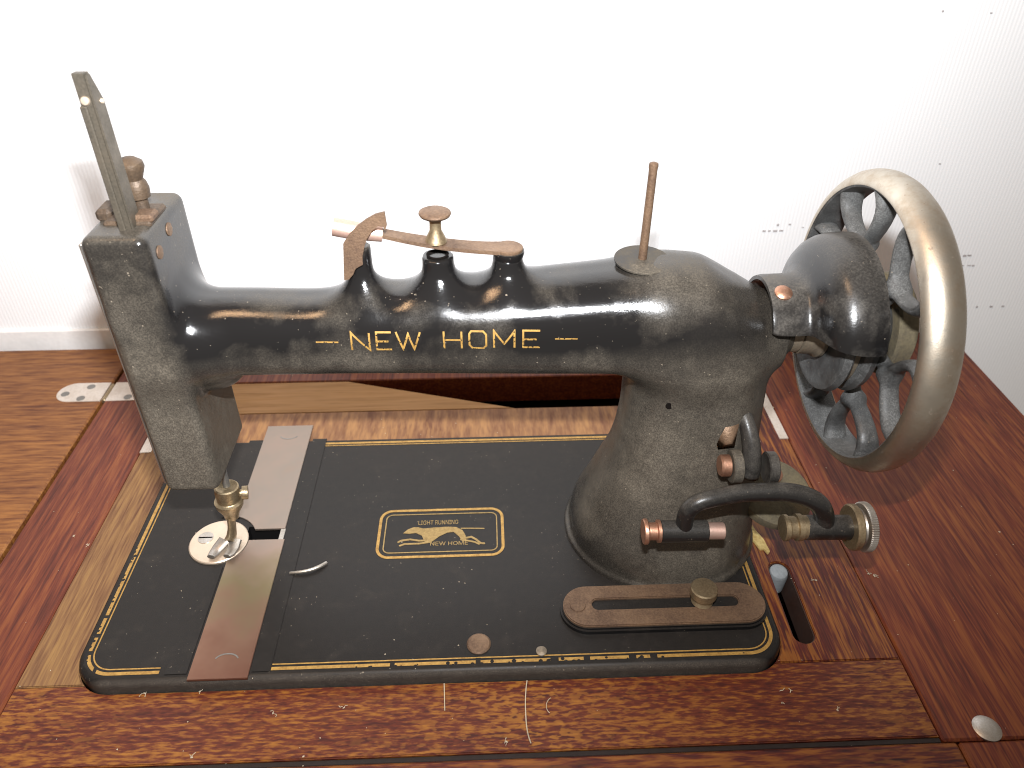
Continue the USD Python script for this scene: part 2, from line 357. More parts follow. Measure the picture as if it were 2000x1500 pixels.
def stadium(x0, x1, y0, y1):
    r = (y1 - y0) / 2
    return LineString([(x0 + r, (y0 + y1) / 2), (x1 - r, (y0 + y1) / 2)]).buffer(r, quad_segs=12)


def rrect(x0, x1, y0, y1, r): return sbox(x0 + r, y0 + r, x1 - r, y1 - r).buffer(r, quad_segs=12)


def surface_nets(fn, lo, hi, h, newton=2):
    lo, hi = np.array(lo, float), np.array(hi, float)
    n = np.ceil((hi - lo) / h).astype(int) + 1
    ax = [lo[k] + h * np.arange(n[k]) for k in range(3)]
    D = np.empty(n)
    for i in range(0, n[0], 40):
        X, Y, Z = np.meshgrid(ax[0][i:i + 40], ax[1], ax[2], indexing='ij')
        D[i:i + 40] = fn(X, Y, Z)
    S = D < 0
    c = sum(S[i:n[0] - 1 + i, j:n[1] - 1 + j, k:n[2] - 1 + k].astype(int) for i in (0, 1) for j in (0, 1) for k in (0, 1))
    act = (c > 0) & (c < 8)
    idx = -np.ones(act.shape, int); cells = np.argwhere(act); idx[act] = np.arange(len(cells))
    acc, cnt = np.zeros((len(cells), 3)), np.zeros(len(cells))
    corner = [(i, j, k) for i in (0, 1) for j in (0, 1) for k in (0, 1)]
    val = {q: D[tuple((cells + q).T)] for q in corner}
    for a in corner:
        for k in range(3):
            if a[k] == 0:
                b = tuple(a[m] + (m == k) for m in range(3))
                va, vb = val[a], val[b]; x = (va < 0) != (vb < 0)
                t = np.where(x, va / np.where(x, va - vb, 1), 0)
                p = np.tile(np.array(a, float), (len(cells), 1)); p[:, k] += t
                acc[x] += p[x]; cnt[x] += 1
    V = lo + h * (cells + acc / cnt[:, None])
    fs = []
    for k in range(3):
        u, w = (k + 1) % 3, (k + 2) % 3
        s0 = [slice(None)] * 3; s1 = [slice(None)] * 3; s0[k] = slice(0, -1); s1[k] = slice(1, None)
        A, B = S[tuple(s0)], S[tuple(s1)]
        for flip, e in ((False, np.argwhere(A & ~B)), (True, np.argwhere(~A & B))):
            e = e[(e[:, u] > 0) & (e[:, w] > 0) & (e[:, u] < n[u] - 1) & (e[:, w] < n[w] - 1)]
            if not len(e): continue
            du, dw = np.eye(3, dtype=int)[u], np.eye(3, dtype=int)[w]
            q = np.stack([idx[tuple(x.T)] for x in (e - du - dw, e - dw, e, e - du)], 1)
            q = q[:, ::-1] if flip else q
            fs += [q[:, [0, 1, 2]], q[:, [0, 2, 3]]]
    for _ in range(newton):
        g, d0 = grad(fn, V)
        V = V - np.clip(d0, -h, h)[:, None] * g / np.maximum((g ** 2).sum(1), 0.25)[:, None]
    return trimesh.Trimesh(V, np.vstack(fs), process=False)


def grad(fn, V, e=2e-4):
    f = lambda q: fn(q[:, 0], q[:, 1], q[:, 2])
    I = np.eye(3) * e
    return np.stack([(f(V + I[k]) - f(V - I[k])) / (2 * e) for k in range(3)], 1), f(V)


def smin(a, b, k):
    h = np.maximum(k - np.abs(a - b), 0) / k
    return np.minimum(a, b) - h * h * k * 0.25


def smax(a, b, k): return -smin(-a, -b, k)


def rbox2(a, b, ha, hb, r):
    qa, qb = np.abs(a) - ha + r, np.abs(b) - hb + r
    return np.hypot(np.maximum(qa, 0), np.maximum(qb, 0)) + np.minimum(np.maximum(qa, qb), 0) - r


def rbox3(x, y, z, c, h, r):
    q = [np.abs(v - c[i]) - h[i] + r for i, v in enumerate((x, y, z))]
    return np.sqrt(sum(np.maximum(v, 0) ** 2 for v in q)) + np.minimum(np.maximum(np.maximum(q[0], q[1]), q[2]), 0) - r


def capsule(x, y, z, a, b, ra, rb):
    a, b = np.array(a, float), np.array(b, float); d = b - a
    t = np.clip(((x - a[0]) * d[0] + (y - a[1]) * d[1] + (z - a[2]) * d[2]) / (d @ d), 0, 1)
    return np.sqrt((x - a[0] - t * d[0]) ** 2 + (y - a[1] - t * d[1]) ** 2 + (z - a[2] - t * d[2]) ** 2) - (ra + (rb - ra) * t)


# ================================================================== THE SETTING: white ribbed wall
wall = xform('wall')
tag(wall, 'white ribbed wall behind the sewing cabinet', 'wall', kind='structure')
obj('wall_panel', cbox(-1.6, 1.6, 0.592, 0.61, -0.75, 1.0, 0.001), 'wall_white', wall, smooth=False)
obj('wall_trim', cbox(-1.6, -0.10, 0.5885, 0.5916, -0.06, 0.0055, 0.0012), 'trim_paint', wall)
marks = []
for (x0, x1, z) in ((0.237, 0.258, 0.0924), (0.237, 0.262, 0.0342), (0.414, 0.432, 0.0607), (0.415, 0.433, 0.0508), (0.233, 0.257, 0.0869), (0.444, 0.470, 0.0088)):
    x = x0
    while x < x1:
        w = rng.uniform(0.0012, 0.0035)
        if rng.random() < 0.75: marks.append(cbox(x, x + w, 0.5912, 0.5922, z + rng.normal(0, 0.0006), z + 0.0012, 0.0001))
        x += rng.uniform(0.004, 0.008)
for _ in range(16):
    x, z = rng.uniform(0.2, 0.68), rng.uniform(-0.04, 0.27)
    marks.append(cbox(x, x + rng.uniform(0.0008, 0.0022), 0.5912, 0.5922, z, z + rng.uniform(0.0005, 0.0012), 0.0001))
tag(obj('printed_marks', join(*marks), 'wall_mark', wall, smooth=False), kind='stuff')

# ================================================================== SEWING CABINET
ZT = -0.008
cab = xform('sewing_cabinet', base=(0, 0.36, ZT))
tag(cab, 'red brown varnished oak cabinet top holding the sewing machine', 'cabinet')
TH = 0.022
CUT = rrect(-0.2262, 0.1607, 0.2413, 0.4392, 0.0215)
obj('front_board', slab(sbox(-0.2556, 0.2021, 0.2231, 0.2466).difference(CUT), ZT - TH, ZT, 0.0006), 'oak_front', cab)
obj('side_board', slab(sbox(-0.2556, 0.2470, -0.1950, 0.4388).difference(CUT).union(sbox(-0.2556, 0.4, -0.2263, 0.4805)), ZT - TH, ZT, 0.0006), 'oak_worn', cab)
rb = sbox(0.1300, 0.2470, 0.2231, 0.4388).difference(CUT).union(sbox(0.1607, 0.4, 0.2231, 0.4805)).difference(LineString([(0.1766, 0.3110), (0.1757, 0.2648)]).buffer(0.0064, quad_segs=8))
obj('side_board', slab(rb, ZT - TH, ZT, 0.0006), 'oak_slot', cab)
obj('back_board', cbox(-0.2260, 0.1604, 0.4396, 0.4805, ZT - TH, ZT - 0.0003, 0.0006), 'oak_quarter', cab)
obj('frame_stile', cbox(-0.3066, -0.2564, 0.1400, 0.579, ZT - TH, ZT, 0.0012), 'oak_stile', cab)
obj('right_board', cbox(0.2241, 0.4165, 0.1996, 0.579, ZT - TH, ZT, 0.0012), 'oak_right', cab)
obj('corner_block', cbox(0.2312, 0.4165, 0.1400, 0.1990, ZT - TH, ZT, 0.0012), 'oak_right', cab)
obj('front_rail', cbox(-0.2556, 0.2305, 0.1400, 0.1990, ZT - TH, ZT + 0.0002, 0.0012), 'oak_rail', cab)
obj('seam_strip', cbox(-0.2556, 0.2234, 0.1992, 0.2019, ZT - TH, ZT - 0.0010, 0.0003), 'seam_lacquer', cab)
obj('table_leaf', cbox(-0.80, -0.3094, 0.1000, 0.579, ZT - TH, ZT, 0.0012), 'oak_leaf', cab)
obj('back_rail', cbox(-0.2556, 0.2233, 0.5225, 0.579, ZT - 0.026, ZT, 0.0008), 'oak_stile', cab)
flap = Polygon([(-0.2556, 0.4811), (0.020, 0.4811), (-0.116, 0.5218), (-0.2556, 0.5218)])
obj('corner_flap', slab(flap, ZT - 0.006, ZT - 0.0006, 0.0004), 'oak_flap', cab)
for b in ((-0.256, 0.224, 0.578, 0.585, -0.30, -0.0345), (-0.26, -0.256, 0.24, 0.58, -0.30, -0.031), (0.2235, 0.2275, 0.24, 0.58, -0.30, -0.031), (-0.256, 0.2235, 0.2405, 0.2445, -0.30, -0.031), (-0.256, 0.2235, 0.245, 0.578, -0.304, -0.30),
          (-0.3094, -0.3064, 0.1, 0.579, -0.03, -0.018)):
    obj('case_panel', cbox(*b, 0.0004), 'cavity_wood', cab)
# hinge across the groove between leaf and frame
hin = xform('hinge', cab, (-0.31, 0.513, ZT))
hp = stadium(-0.3480, -0.2300, 0.5010, 0.5262)
obj('hinge_leaf', slab(hp.intersection(sbox(-0.4, 0.4, -0.3100, 0.6)), ZT - 0.001, ZT + 0.0005, 0.0002), 'hinge_metal', hin)
obj('hinge_leaf', slab(hp.intersection(sbox(-0.3058, 0.4, -0.2, 0.6)).intersection(sbox(-0.31, 0.4, -0.258, 0.6)), ZT - 0.001, ZT + 0.0005, 0.0002), 'hinge_metal', hin)
obj('knuckle', rod((-0.3079, 0.5025, ZT - 0.0014), (-0.3079, 0.5247, ZT - 0.0014), 0.0020), 'brass', hin)
for x, y in ((-0.3410, 0.5112), (-0.3240, 0.5205), (-0.3262, 0.5050), (-0.2892, 0.5055), (-0.2870, 0.5210)):
    obj('screw', lathe([(0, 0.0034), (0.0007, 0.0032), (0.0008, 0.0012), (0.0005, 0)], (x, y, ZT), (0, 0, 1), 20), 'screw_metal', hin)
obj('edge_strip', cbox(0.2165, 0.2232, 0.4345, 0.512, ZT - 0.001, ZT + 0.0010, 0.0003), 'hinge_metal', cab, label='pale strip of metal let into the right seam')
obj('edge_strip', cbox(-0.2562, -0.2480, 0.4365, 0.505, ZT - 0.001, ZT + 0.0006, 0.0003), 'hinge_metal', cab)
obj('dome_screw', lathe([(-0.001, 0.0070), (0.0003, 0.0070), (0.0011, 0.0058), (0.0017, 0.0035), (0.0019, 0.0)], (0.2493, 0.2052, ZT), (0, 0, 1), 28), 'steel', cab)
SL = LineString([(0.1766, 0.3110), (0.1757, 0.2648)])
obj('slot_lining', slab(SL.buffer(0.0065, quad_segs=8).difference(SL.buffer(0.0058, quad_segs=8)), ZT - TH, ZT - 0.0014), 'cavity_wood', cab)
obj('belt_plug', lathe([(-0.016, 0.0060), (-0.003, 0.0060), (-0.0008, 0.0052), (0.0003, 0.0034), (0.0007, 0)], (0.1766, 0.3108, ZT - 0.0004), (0, -0.12, 1), 24), 'plug_grey', cab, label='grey plug in the belt slot')
obj('chipped_edge', slab(Polygon([(0.1615, 0.362), (0.1690, 0.358), (0.1712, 0.344), (0.1742, 0.336), (0.1752, 0.3255), (0.1732, 0.3232), (0.1716, 0.327), (0.1692, 0.327), (0.1662, 0.337), (0.1615, 0.345)]), ZT - 0.001, ZT + 0.0012, 0.0004), 'raw_wood', cab, label='splintered pale wood edge beside the bed')

# ================================================================== SEWING MACHINE
mac = xform('sewing_machine', base=(-0.03, 0.34, ZT))
tag(mac, 'dusty black cast iron treadle sewing machine with gilt lettering', 'sewing machine')
YC = 0.345

# bed -------------------------------------------------------------
BED = rrect(-0.2255, 0.1600, 0.2420, 0.4385, 0.021)
ring = lambda q, z: np.c_[np.array(q.exterior.coords)[:-1], np.full(len(q.exterior.coords) - 1, z)]
bed = trimesh.convex.convex_hull(np.vstack([ring(BED.buffer(-0.001), -0.024), ring(BED, -0.0235), ring(BED, -0.0042), ring(BED.buffer(-0.0006), -0.0022), ring(BED.buffer(-0.0017), -0.0008), ring(BED.buffer(-0.0035), 0.0)]))
mb = m3.Manifold(m3.Mesh(np.array(bed.vertices, np.float32), np.array(bed.faces, np.uint32)))
mb = mb - m3.Manifold.cube((0.022, 0.014, 0.1)).translate((-0.155, 0.338, -0.05))
obj('bed', mb, 'bed_enamel', mac, smooth=50)
PLATE_GAP = sbox(-0.178, 0.20, -0.120, 0.50)
outer = BED.buffer(-0.0050).difference(BED.buffer(-0.0069))
inner = BED.buffer(-0.0082).difference(BED.buffer(-0.0089))
nick = []
for _ in range(44):
    x = rng.uniform(-0.07, 0.08) if rng.random() < 0.75 else rng.uniform(-0.22, 0.15)
    nick.append(Point(x, 0.2470 + rng.normal(0, 0.0007)).buffer(rng.uniform(0.0004, 0.0013), quad_segs=3))
for _ in range(34):
    nick.append(Point(-0.2205 + rng.normal(0, 0.0007), rng.uniform(0.25, 0.34)).buffer(rng.uniform(0.0004, 0.0012), quad_segs=3))
for bx in ((-0.0102, -0.0075, 0.2455), (0.048, 0.0515, 0.24), (0.030, 0.0345, 0.2455), (0.0725, 0.0765, 0.24), (0.084, 0.088, 0.24), (-0.056, -0.0535, 0.2455)):
    nick.append(sbox(bx[0], 0.24, bx[1], 0.2505))
nick.append(sbox(-0.2135, 0.24, -0.2115, 0.2525)); nick.append(sbox(-0.23, 0.2600, -0.2155, 0.2625)); nick.append(sbox(-0.23, 0.271, -0.2186, 0.2735)); nick.append(sbox(-0.23, 0.284, -0.2186, 0.2860))
cut = unary_union(nick + [sbox(-0.178, 0.2, -0.120, 0.3), sbox(-0.2, 0.40, -0.120, 0.5)])
obj('gold_line', slab(outer.difference(cut), -0.0004, 0.00018), 'gold_paint', mac, smooth=False)
obj('gold_line', slab(inner.difference(unary_union([sbox(-0.178, 0.2, -0.120, 0.3), sbox(-0.2, 0.40, -0.120, 0.5)] + nick[::6])), -0.0004, 0.00018), 'gold_paint', mac, smooth=False)
# slide plates, their guides, needle plate
disc = Point(-0.1707, 0.3390)
obj('slide_plate', slab(sbox(-0.1618, 0.2424, -0.1302, 0.3400).difference(disc.buffer(0.0183)), -0.0006, 0.0008, 0.0002), 'stained_steel', mac, label='front slide plate stained coppery')
obj('slide_plate', slab(sbox(-0.1648, 0.3490, -0.1316, 0.4535).difference(disc.buffer(0.0225)), -0.0006, 0.0008, 0.0002), 'stained_steel', mac)
obj('gap_shim', cbox(-0.1342, -0.1312, 0.3400, 0.3490, -0.0006, 0.0005, 0.0001), 'steel', mac)
for x0, x1 in ((-0.1748, -0.1630), (-0.1290, -0.1190)):
    g = sbox(x0, 0.2462, x1, 0.4378).difference(disc.buffer(0.0215))
    for q_ in getattr(g, 'geoms', [g]): obj('slide_guide', slab(q_, -0.0006, 0.0005, 0.0002), 'bed_enamel', mac)
npl = lathe([(-0.0005, 0.0179), (0.0011, 0.0179), (0.0016, 0.0173), (0.0016, 0.0)], (*disc.coords[0], 0), (0, 0, 1), 64)
npt = xform('needle_plate', mac, (*disc.coords[0], 0))
obj('plate', npl, 'bright_steel', npt)
obj('screw', lathe([(0.0, 0.0050), (0.0019, 0.0048), (0.0019, 0.0)], (-0.1795, 0.3420, 0), (0, 0, 1), 24), 'steel', npt)
obj('screw_slot', cbox(-0.1838, -0.1752, 0.3415, 0.3425, 0.001, 0.00205, 0.0001), 'black_gap', npt)
for cx, cy, s in ((-0.1440, 0.2535, 1), (-0.1470, 0.4420, -1)):
    arc = LineString([(cx + 0.0062 * math.cos(a), cy + s * 0.0040 * math.sin(a)) for a in np.linspace(0.35, math.pi - 0.35, 14)]).buffer(0.0004)
    obj('finger_notch', slab(arc, 0.0004, 0.00095), 'screw_metal', mac)
obj('bed_screw', lathe([(-0.001, 0.0066), (0.0006, 0.0066), (0.0013, 0.0058), (0.0016, 0.003), (0.0016, 0)], (-0.0085, 0.2590, 0), (0, 0, 1), 28), 'rust', mac)
obj('bed_screw', lathe([(-0.001, 0.0030), (0.0009, 0.0030), (0.0015, 0.0018), (0.0016, 0)], (0.0255, 0.2530, 0), (0, 0, 1), 18), 'collar', mac)
obj('release_spring', tube(spline([(-0.1215, 0.3125, 0.0005), (-0.1165, 0.3120, 0.0016), (-0.1110, 0.3126, 0.0020), (-0.1055, 0.3150, 0.0018), (-0.1010, 0.3195, 0.0004)], 22), np.linspace(0.0009, 0.0013, 22), 10), 'steel', mac)

# emblem on the bed: double gilt frame, running hound, two lines of lettering
emb = xform('emblem', mac, (-0.033, 0.342, 0))


def decal(poly, name, look, z=0.00025, label=None):
    obj(name, slab(poly, -0.0003, z), look, emb, smooth=False, label=label)


EX0, EX1, EY0, EY1 = -0.0722, 0.0078, 0.3218, 0.3632
fr = rrect(EX0, EX1, EY0, EY1, 0.0085)
decal(fr.difference(fr.buffer(-0.0018)), 'gilt_frame', 'gold_paint')
decal(fr.buffer(-0.0042).difference(fr.buffer(-0.0049)), 'gilt_frame', 'dull_gold')


def emap(u, v):
    """emblem coordinates: u 0..1 across, v 0..1 from bottom to top"""
    return (EX0 + u * (EX1 - EX0), EY0 + v * (EY1 - EY0))


def path(*uv): return [emap(*q) for q in uv]


hound = [Polygon(path((0.20, 0.50), (0.235, 0.575), (0.28, 0.62), (0.315, 0.615), (0.36, 0.585), (0.44, 0.60), (0.54, 0.61), (0.62, 0.60), (0.67, 0.53), (0.695, 0.42), (0.70, 0.33), (0.67, 0.30), (0.645, 0.40), (0.60, 0.50), (0.55, 0.49), (0.49, 0.42), (0.43, 0.31), (0.395, 0.29), (0.37, 0.33), (0.35, 0.44), (0.30, 0.50), (0.25, 0.485))),
         LineString(path((0.40, 0.34), (0.33, 0.34), (0.26, 0.37), (0.19, 0.35), (0.17, 0.32))).buffer(0.00065), LineString(path((0.42, 0.31), (0.33, 0.28), (0.22, 0.28), (0.185, 0.25))).buffer(0.00065),
         LineString(path((0.68, 0.36), (0.74, 0.39), (0.78, 0.33), (0.81, 0.26), (0.84, 0.25))).buffer(0.0007), LineString(path((0.66, 0.34), (0.72, 0.31), (0.77, 0.28), (0.80, 0.24))).buffer(0.0006),
         LineString(path((0.66, 0.57), (0.74, 0.565), (0.84, 0.555))).buffer(0.0004)]
decal(unary_union(hound), 'running_hound', 'dull_gold')


def flat_text(text, u, v, w, h):
    m = meshkit.text_mesh(text, h, 0.0003); a = m.bounds
    m.apply_scale([w / (a[1][0] - a[0][0]), 1, 1]); a = m.bounds
    x, y = emap(u, v)
    m.apply_translation((x - a[0][0], y - a[0][1], -0.0001))
    return m


obj('lettering', flat_text('LIGHT RUNNING', 0.315, 0.665, 0.0255, 0.0036), 'dull_gold', emb, smooth=False)
obj('lettering', flat_text('NEW HOME', 0.42, 0.235, 0.0235, 0.0030), 'dull_gold', emb, smooth=False)

# cast body: column, arm, head in one casting ----------------------
ax_ = [-0.170, -0.15, -0.12, -0.09, -0.06, -0.03, 0.0, 0.03, 0.06, 0.09, 0.107, 0.120, 0.134, 0.145, 0.16]
zt_ = [0.174, 0.1735, 0.1730, 0.1715, 0.1740, 0.1770, 0.1790, 0.1815, 0.1845, 0.1878, 0.1864, 0.1785, 0.1670, 0.1600, 0.1585]
zb_ = [0.133, 0.133, 0.133, 0.133, 0.1335, 0.1335, 0.1335, 0.1335, 0.1335, 0.130, 0.125, 0.125, 0.127, 0.130, 0.132]
hy_ = [0.022, 0.0222, 0.0215, 0.0218, 0.023, 0.0240, 0.0255, 0.0268, 0.028, 0.0310, 0.031, 0.029, 0.0245, 0.020, 0.017]
cz_ = [-0.005, 0.0, 0.014, 0.0322, 0.0514, 0.0654, 0.0817, 0.101, 0.12, 0.14, 0.16, 0.19]
xl_ = [0.0500, 0.0502, 0.0512, 0.0578, 0.0653, 0.0706, 0.0738, 0.0752, 0.075, 0.072, 0.070, 0.068]
xr_ = [0.1628, 0.1628, 0.1622, 0.1605, 0.1575, 0.1560, 0.1548, 0.1535, 0.1525, 0.149, 0.140, 0.125]
cy_ = [0.0530, 0.0525, 0.0505, 0.0445, 0.0390, 0.0365, 0.0345, 0.0325, 0.031, 0.030, 0.0295, 0.029]
from scipy.interpolate import PchipInterpolator as PC
fzt, fzb, fhy, fxl, fxr, fcy = PC(ax_, zt_), PC(ax_, zb_), PC(ax_, hy_), PC(cz_, xl_), PC(cz_, xr_), PC(cz_, cy_)


def sdf_body(x, y, z):
    x, y, z = np.asarray(x, float), np.asarray(y, float), np.asarray(z, float)
    xc = np.clip(x, -0.17, 0.158)
    zt, zb, hy = fzt(xc), fzb(xc), fhy(xc)
    hz, zc = (zt - zb) / 2, (zt + zb) / 2
    rr = np.where(z > zc, np.minimum(hz, hy) * 0.97, 0.0095)
    # arm section: round shoulder above, flatter front and a tight edge below
    arm = rbox2(y - YC, z - zc, hy, hz, np.where(z > zc, np.minimum(hz, hy) * 0.97, 0.011))
    arm = np.maximum(arm, np.maximum(x - 0.152, -0.168 - x))
    zz = np.clip(z, -0.005, 0.19)
    xl, xr, cy = fxl(zz), fxr(zz), fcy(zz)
    hx = (xr - xl) / 2
    col = rbox2(x - (xl + xr) / 2, y - YC, hx, cy, np.minimum(hx, cy) * 0.93)
    col = np.maximum(smax(col, z - 0.1790, 0.030), -0.003 - z)
    d = smin(arm, col, 0.015)
    boss = capsule(x, y, z, (0.130, YC, 0.1490), (0.167, YC, 0.1487), 0.0215, 0.0112)
    boss = np.maximum(boss, x - 0.1665)
    d = smin(d, boss, 0.012)
    lip = np.hypot(np.maximum(np.hypot((x - 0.1064) / 0.0583, (y - YC) / 0.0545) - 1, 0) * 0.055, np.maximum(np.abs(z - 0.0006) - 0.0008, 0)) - 0.0012
    d = smin(d, lip, 0.004)
    # head
    head = rbox3(x, y, z, (-0.16575, 0.3475, 0.1390), (0.01475, 0.0288, 0.0768), 0.0048)
    d = smin(d, head, 0.016)
    knob = capsule(x, y, z, (-0.1435, 0.3395, 0.1480), (-0.1440, 0.3440, 0.1360), 0.0200, 0.0170)
    d = smin(d, knob, 0.007)
    for px, pr_, top in ((-0.0617, 0.0058, 0.1985), (-0.0236, 0.0078, 0.1925), (0.0108, 0.0072, 0.1918)):
        p = np.maximum(np.hypot(x - px, y - YC) - pr_ - 0.25 * np.clip(0.184 - z, 0, 0.02), np.maximum(z - top, 0.16 - z))
        d = smin(d, p, 0.013) if pr_ != 0.0058 else smin(d, p, 0.015)
    # oil holes
    d = np.maximum(d, -(np.hypot(x - 0.1035, z - 0.1035) - 0.0016 + 0 * y) * np.where(y < YC, 1, -1)) if False else d
    return d


body = surface_nets(sdf_body, (-0.19, 0.283, -0.004), (0.175, 0.406, 0.222), 0.0014)
fc = body.vertices[body.faces].mean(1)
is_head = (fc[:, 0] < -0.1525 - 0.0 * fc[:, 2])
hb = trimesh.Trimesh(body.vertices, body.faces[is_head], process=False); bb = trimesh.Trimesh(body.vertices, body.faces[~is_head], process=False)
obj('arm_casting', body, 'dusty_iron', mac, smooth=True)


def front_y(x, z):
    """y of the casting's front surface at x, z"""
    y = np.full_like(x, 0.26)
    for _ in range(60):
        y = y + np.clip(sdf_body(x, y, z), 0, 0.02) * 0.8
    return y


# gilt letters on the arm: strokes on a unit square
STROKES = {'N': [[(0, 0), (0, 1), (1, 0), (1, 1)]], 'E': [[(1, 1), (0, 1), (0, 0), (1, 0)], [(0, 0.5), (0.8, 0.5)]], 'W': [[(0, 1), (0.27, 0), (0.5, 0.9), (0.73, 0), (1, 1)]],
           'H': [[(0, 0), (0, 1)], [(1, 0), (1, 1)], [(0, 0.52), (1, 0.52)]], 'O': [[(0.18, 0), (0, 0.2), (0, 0.85), (0.12, 1), (0.82, 1), (1, 0.82), (1, 0.15), (0.85, 0), (0.18, 0)]], 'M': [[(0, 0), (0, 1), (0.5, 0.25), (1, 1), (1, 0)]], '-': [[(0, 0.5), (1, 0.5)]]}
TEXT = [('-', -0.0893, 0.0118), ('N', -0.0718, 0.0098), ('E', -0.0594, 0.0082), ('W', -0.0497, 0.0128), ('H', -0.0262, 0.0096), ('O', -0.0137, 0.0092), ('M', -0.0016, 0.0110), ('E', 0.0127, 0.0092), ('-', 0.0284, 0.0118)]
LZ, LH, LSL = 0.1535, 0.0100, 0.022
TEXT = [(c, x + 0.0043, w) for c, x, w in TEXT]
let = xform('gilt_lettering', mac, (-0.025, 0.32, 0.15))
for ch, x0, w in TEXT:
    sw = 0.00047 if ch != '-' else 0.00038
    g = unary_union([LineString([(x0 + sw + a * (w - 2 * sw), LZ + sw + b * (LH - 2 * sw) + LSL * (x0 + 0.03)) for a, b in s]).buffer(sw, cap_style=2 if ch != '-' else 2, join_style=2, mitre_limit=2.0) for s in STROKES[ch]])
    wear = unary_union([Point(rng.uniform(x0, x0 + w), LZ + rng.beta(1.1, 2.2) * LH + LSL * (x0 + 0.03)).buffer(rng.uniform(0.00015, 0.00045), quad_segs=2) for _ in range(34)])
    g = g.difference(wear)
    V, Fs = [], []
    for q in getattr(g, 'geoms', [g]):
        if q.area < 1e-8: continue
        v, f = trimesh.creation.triangulate_polygon(q, engine='earcut')
        v, f = trimesh.remesh.subdivide_to_size(np.c_[v, np.zeros(len(v))], f, 0.0016, max_iter=12)
        Fs.append(f + sum(len(a) for a in V)); V.append(v)
    V, Fs = np.vstack(V), np.vstack(Fs)
    yy = front_y(V[:, 0], V[:, 1])
    top = np.c_[V[:, 0], yy - 0.00022, V[:, 1]]; bot = np.c_[V[:, 0], yy + 0.0004, V[:, 1]]
    obj('letter' if ch != '-' else 'dash', trimesh.Trimesh(np.vstack([top, bot]), np.vstack([Fs, Fs[:, ::-1] + len(V)]), process=False), 'gold_paint', let, smooth=False)

# small hole and screws on the casting
obj('oil_hole', lathe([(0, 0.0021), (0.0006, 0.0019), (0.0004, 0.0)], (0.0941, front_y(np.array([0.0941]), np.array([0.1185]))[0] + 0.0002, 0.1185), (0, -1, 0), 16), 'black_gap', mac)
obj('oil_hole', lathe([(0, 0.0052), (0.0012, 0.0056), (0.0014, 0.0045), (0.0002, 0.004), (0.0, 0)], (-0.0236, YC, 0.1922), (0, 0, 1), 24), 'black_gap', mac)
for y, z in ((0.3310, 0.2035), (0.3475, 0.2075)):
    obj('head_screw', lathe([(-0.001, 0.0034), (0.0006, 0.0032), (0.0008, 0.0015), (0.0008, 0)], (-0.1511, y, z), (1, 0, 0), 20), 'rust', mac)
obj('face_plate', cbox(-0.1822, -0.1806, 0.3225, 0.3725, 0.066, 0.212, 0.0006), 'steel', mac)
obj('top_guide', cbox(-0.1745, -0.1525, 0.3335, 0.3560, 0.2140, 0.2175, 0.0012), 'dark_rust', mac)
obj('guide_lug', cbox(-0.1800, -0.1725, 0.3400, 0.3540, 0.2140, 0.2205, 0.0018), 'dark_rust', mac)
obj('top_guide', cbox(-0.1605, -0.1515, 0.3345, 0.3440, 0.2160, 0.2200, 0.0012), 'rust', mac)
# take-up: a flat slotted bar rising from the head
bar = Polygon([(0.3295, 0.210), (0.3400, 0.210), (0.3400, 0.2705), (0.3340, 0.2830), (0.3295, 0.2832)])
v = slab(bar, 0, 0.0056, 0.0008)
w = np.array(v.vertices); bm = trimesh.Trimesh(np.c_[-0.1646 + w[:, 2], w[:, 0], w[:, 1]], v.faces, process=False)
tk = xform('take_up_bar', mac, (-0.162, 0.335, 0.21))
obj('bar', bm, 'grey_steel', tk)
obj('front_rib', cbox(-0.1650, -0.1620, 0.3282, 0.3298, 0.212, 0.2705, 0.0005), 'grey_steel', tk)
obj('rivet', lathe([(0, 0.0019), (0.0009, 0.0016), (0.0012, 0)], (-0.1622, 0.3295, 0.2725), (0, -1, 0.15), 16), 'bright_steel', tk)
obj('rivet', lathe([(0, 0.0012), (0.0006, 0.0010), (0.0008, 0)], (-0.1590, 0.3365, 0.2705), (1, 0, 0.1), 14), 'bright_steel', tk)
spr = xform('pressure_screw', mac, (-0.156, 0.345, 0.22))
obj('stem', lathe([(0, 0), (0, 0.0040), (0.006, 0.0046), (0.010, 0.0034), (0.016, 0.0034), (0.017, 0.0052), (0.021, 0.0056), (0.024, 0.0050), (0.0255, 0.0040), (0.031, 0.0062), (0.0335, 0.0058), (0.0355, 0.0030), (0.036, 0)], (-0.1615, 0.3500, 0.2060), (0, 0, 1), 22), 'dark_rust', spr)

# thread tension: sprung lever on three posts -----------------------
ten = xform('tension_lever', mac, (-0.025, YC, 0.198))
pts = spline([(-0.0505, YC, 0.2050), (-0.036, YC, 0.2015), (-0.020, YC, 0.1985), (-0.004, YC, 0.1965), (0.0105, YC, 0.1957)], 26)
hw = np.interp(pts[:, 0], [-0.0505, -0.03, 0.0, 0.0105], [0.0036, 0.0046, 0.0052, 0.0060])
V, Fs = [], []
prof = [(-1, -1), (1, -1), (1, 1), (-1, 1)]
for k, p in enumerate(pts):
    V += [(p[0], p[1] + a * hw[k], p[2] + b * 0.0010) for a, b in prof]
for k in range(len(pts) - 1):
    for j in range(4):
        a, b = 4 * k + j, 4 * k + (j + 1) % 4
        Fs += [(a, b, b + 4), (a, b + 4, a + 4)]
Fs += [(0, 2, 1), (0, 3, 2), (4 * len(pts) - 4, 4 * len(pts) - 3, 4 * len(pts) - 2), (4 * len(pts) - 4, 4 * len(pts) - 2, 4 * len(pts) - 1)]
strip = trimesh.Trimesh(V, Fs, process=False); trimesh.repair.fix_normals(strip)
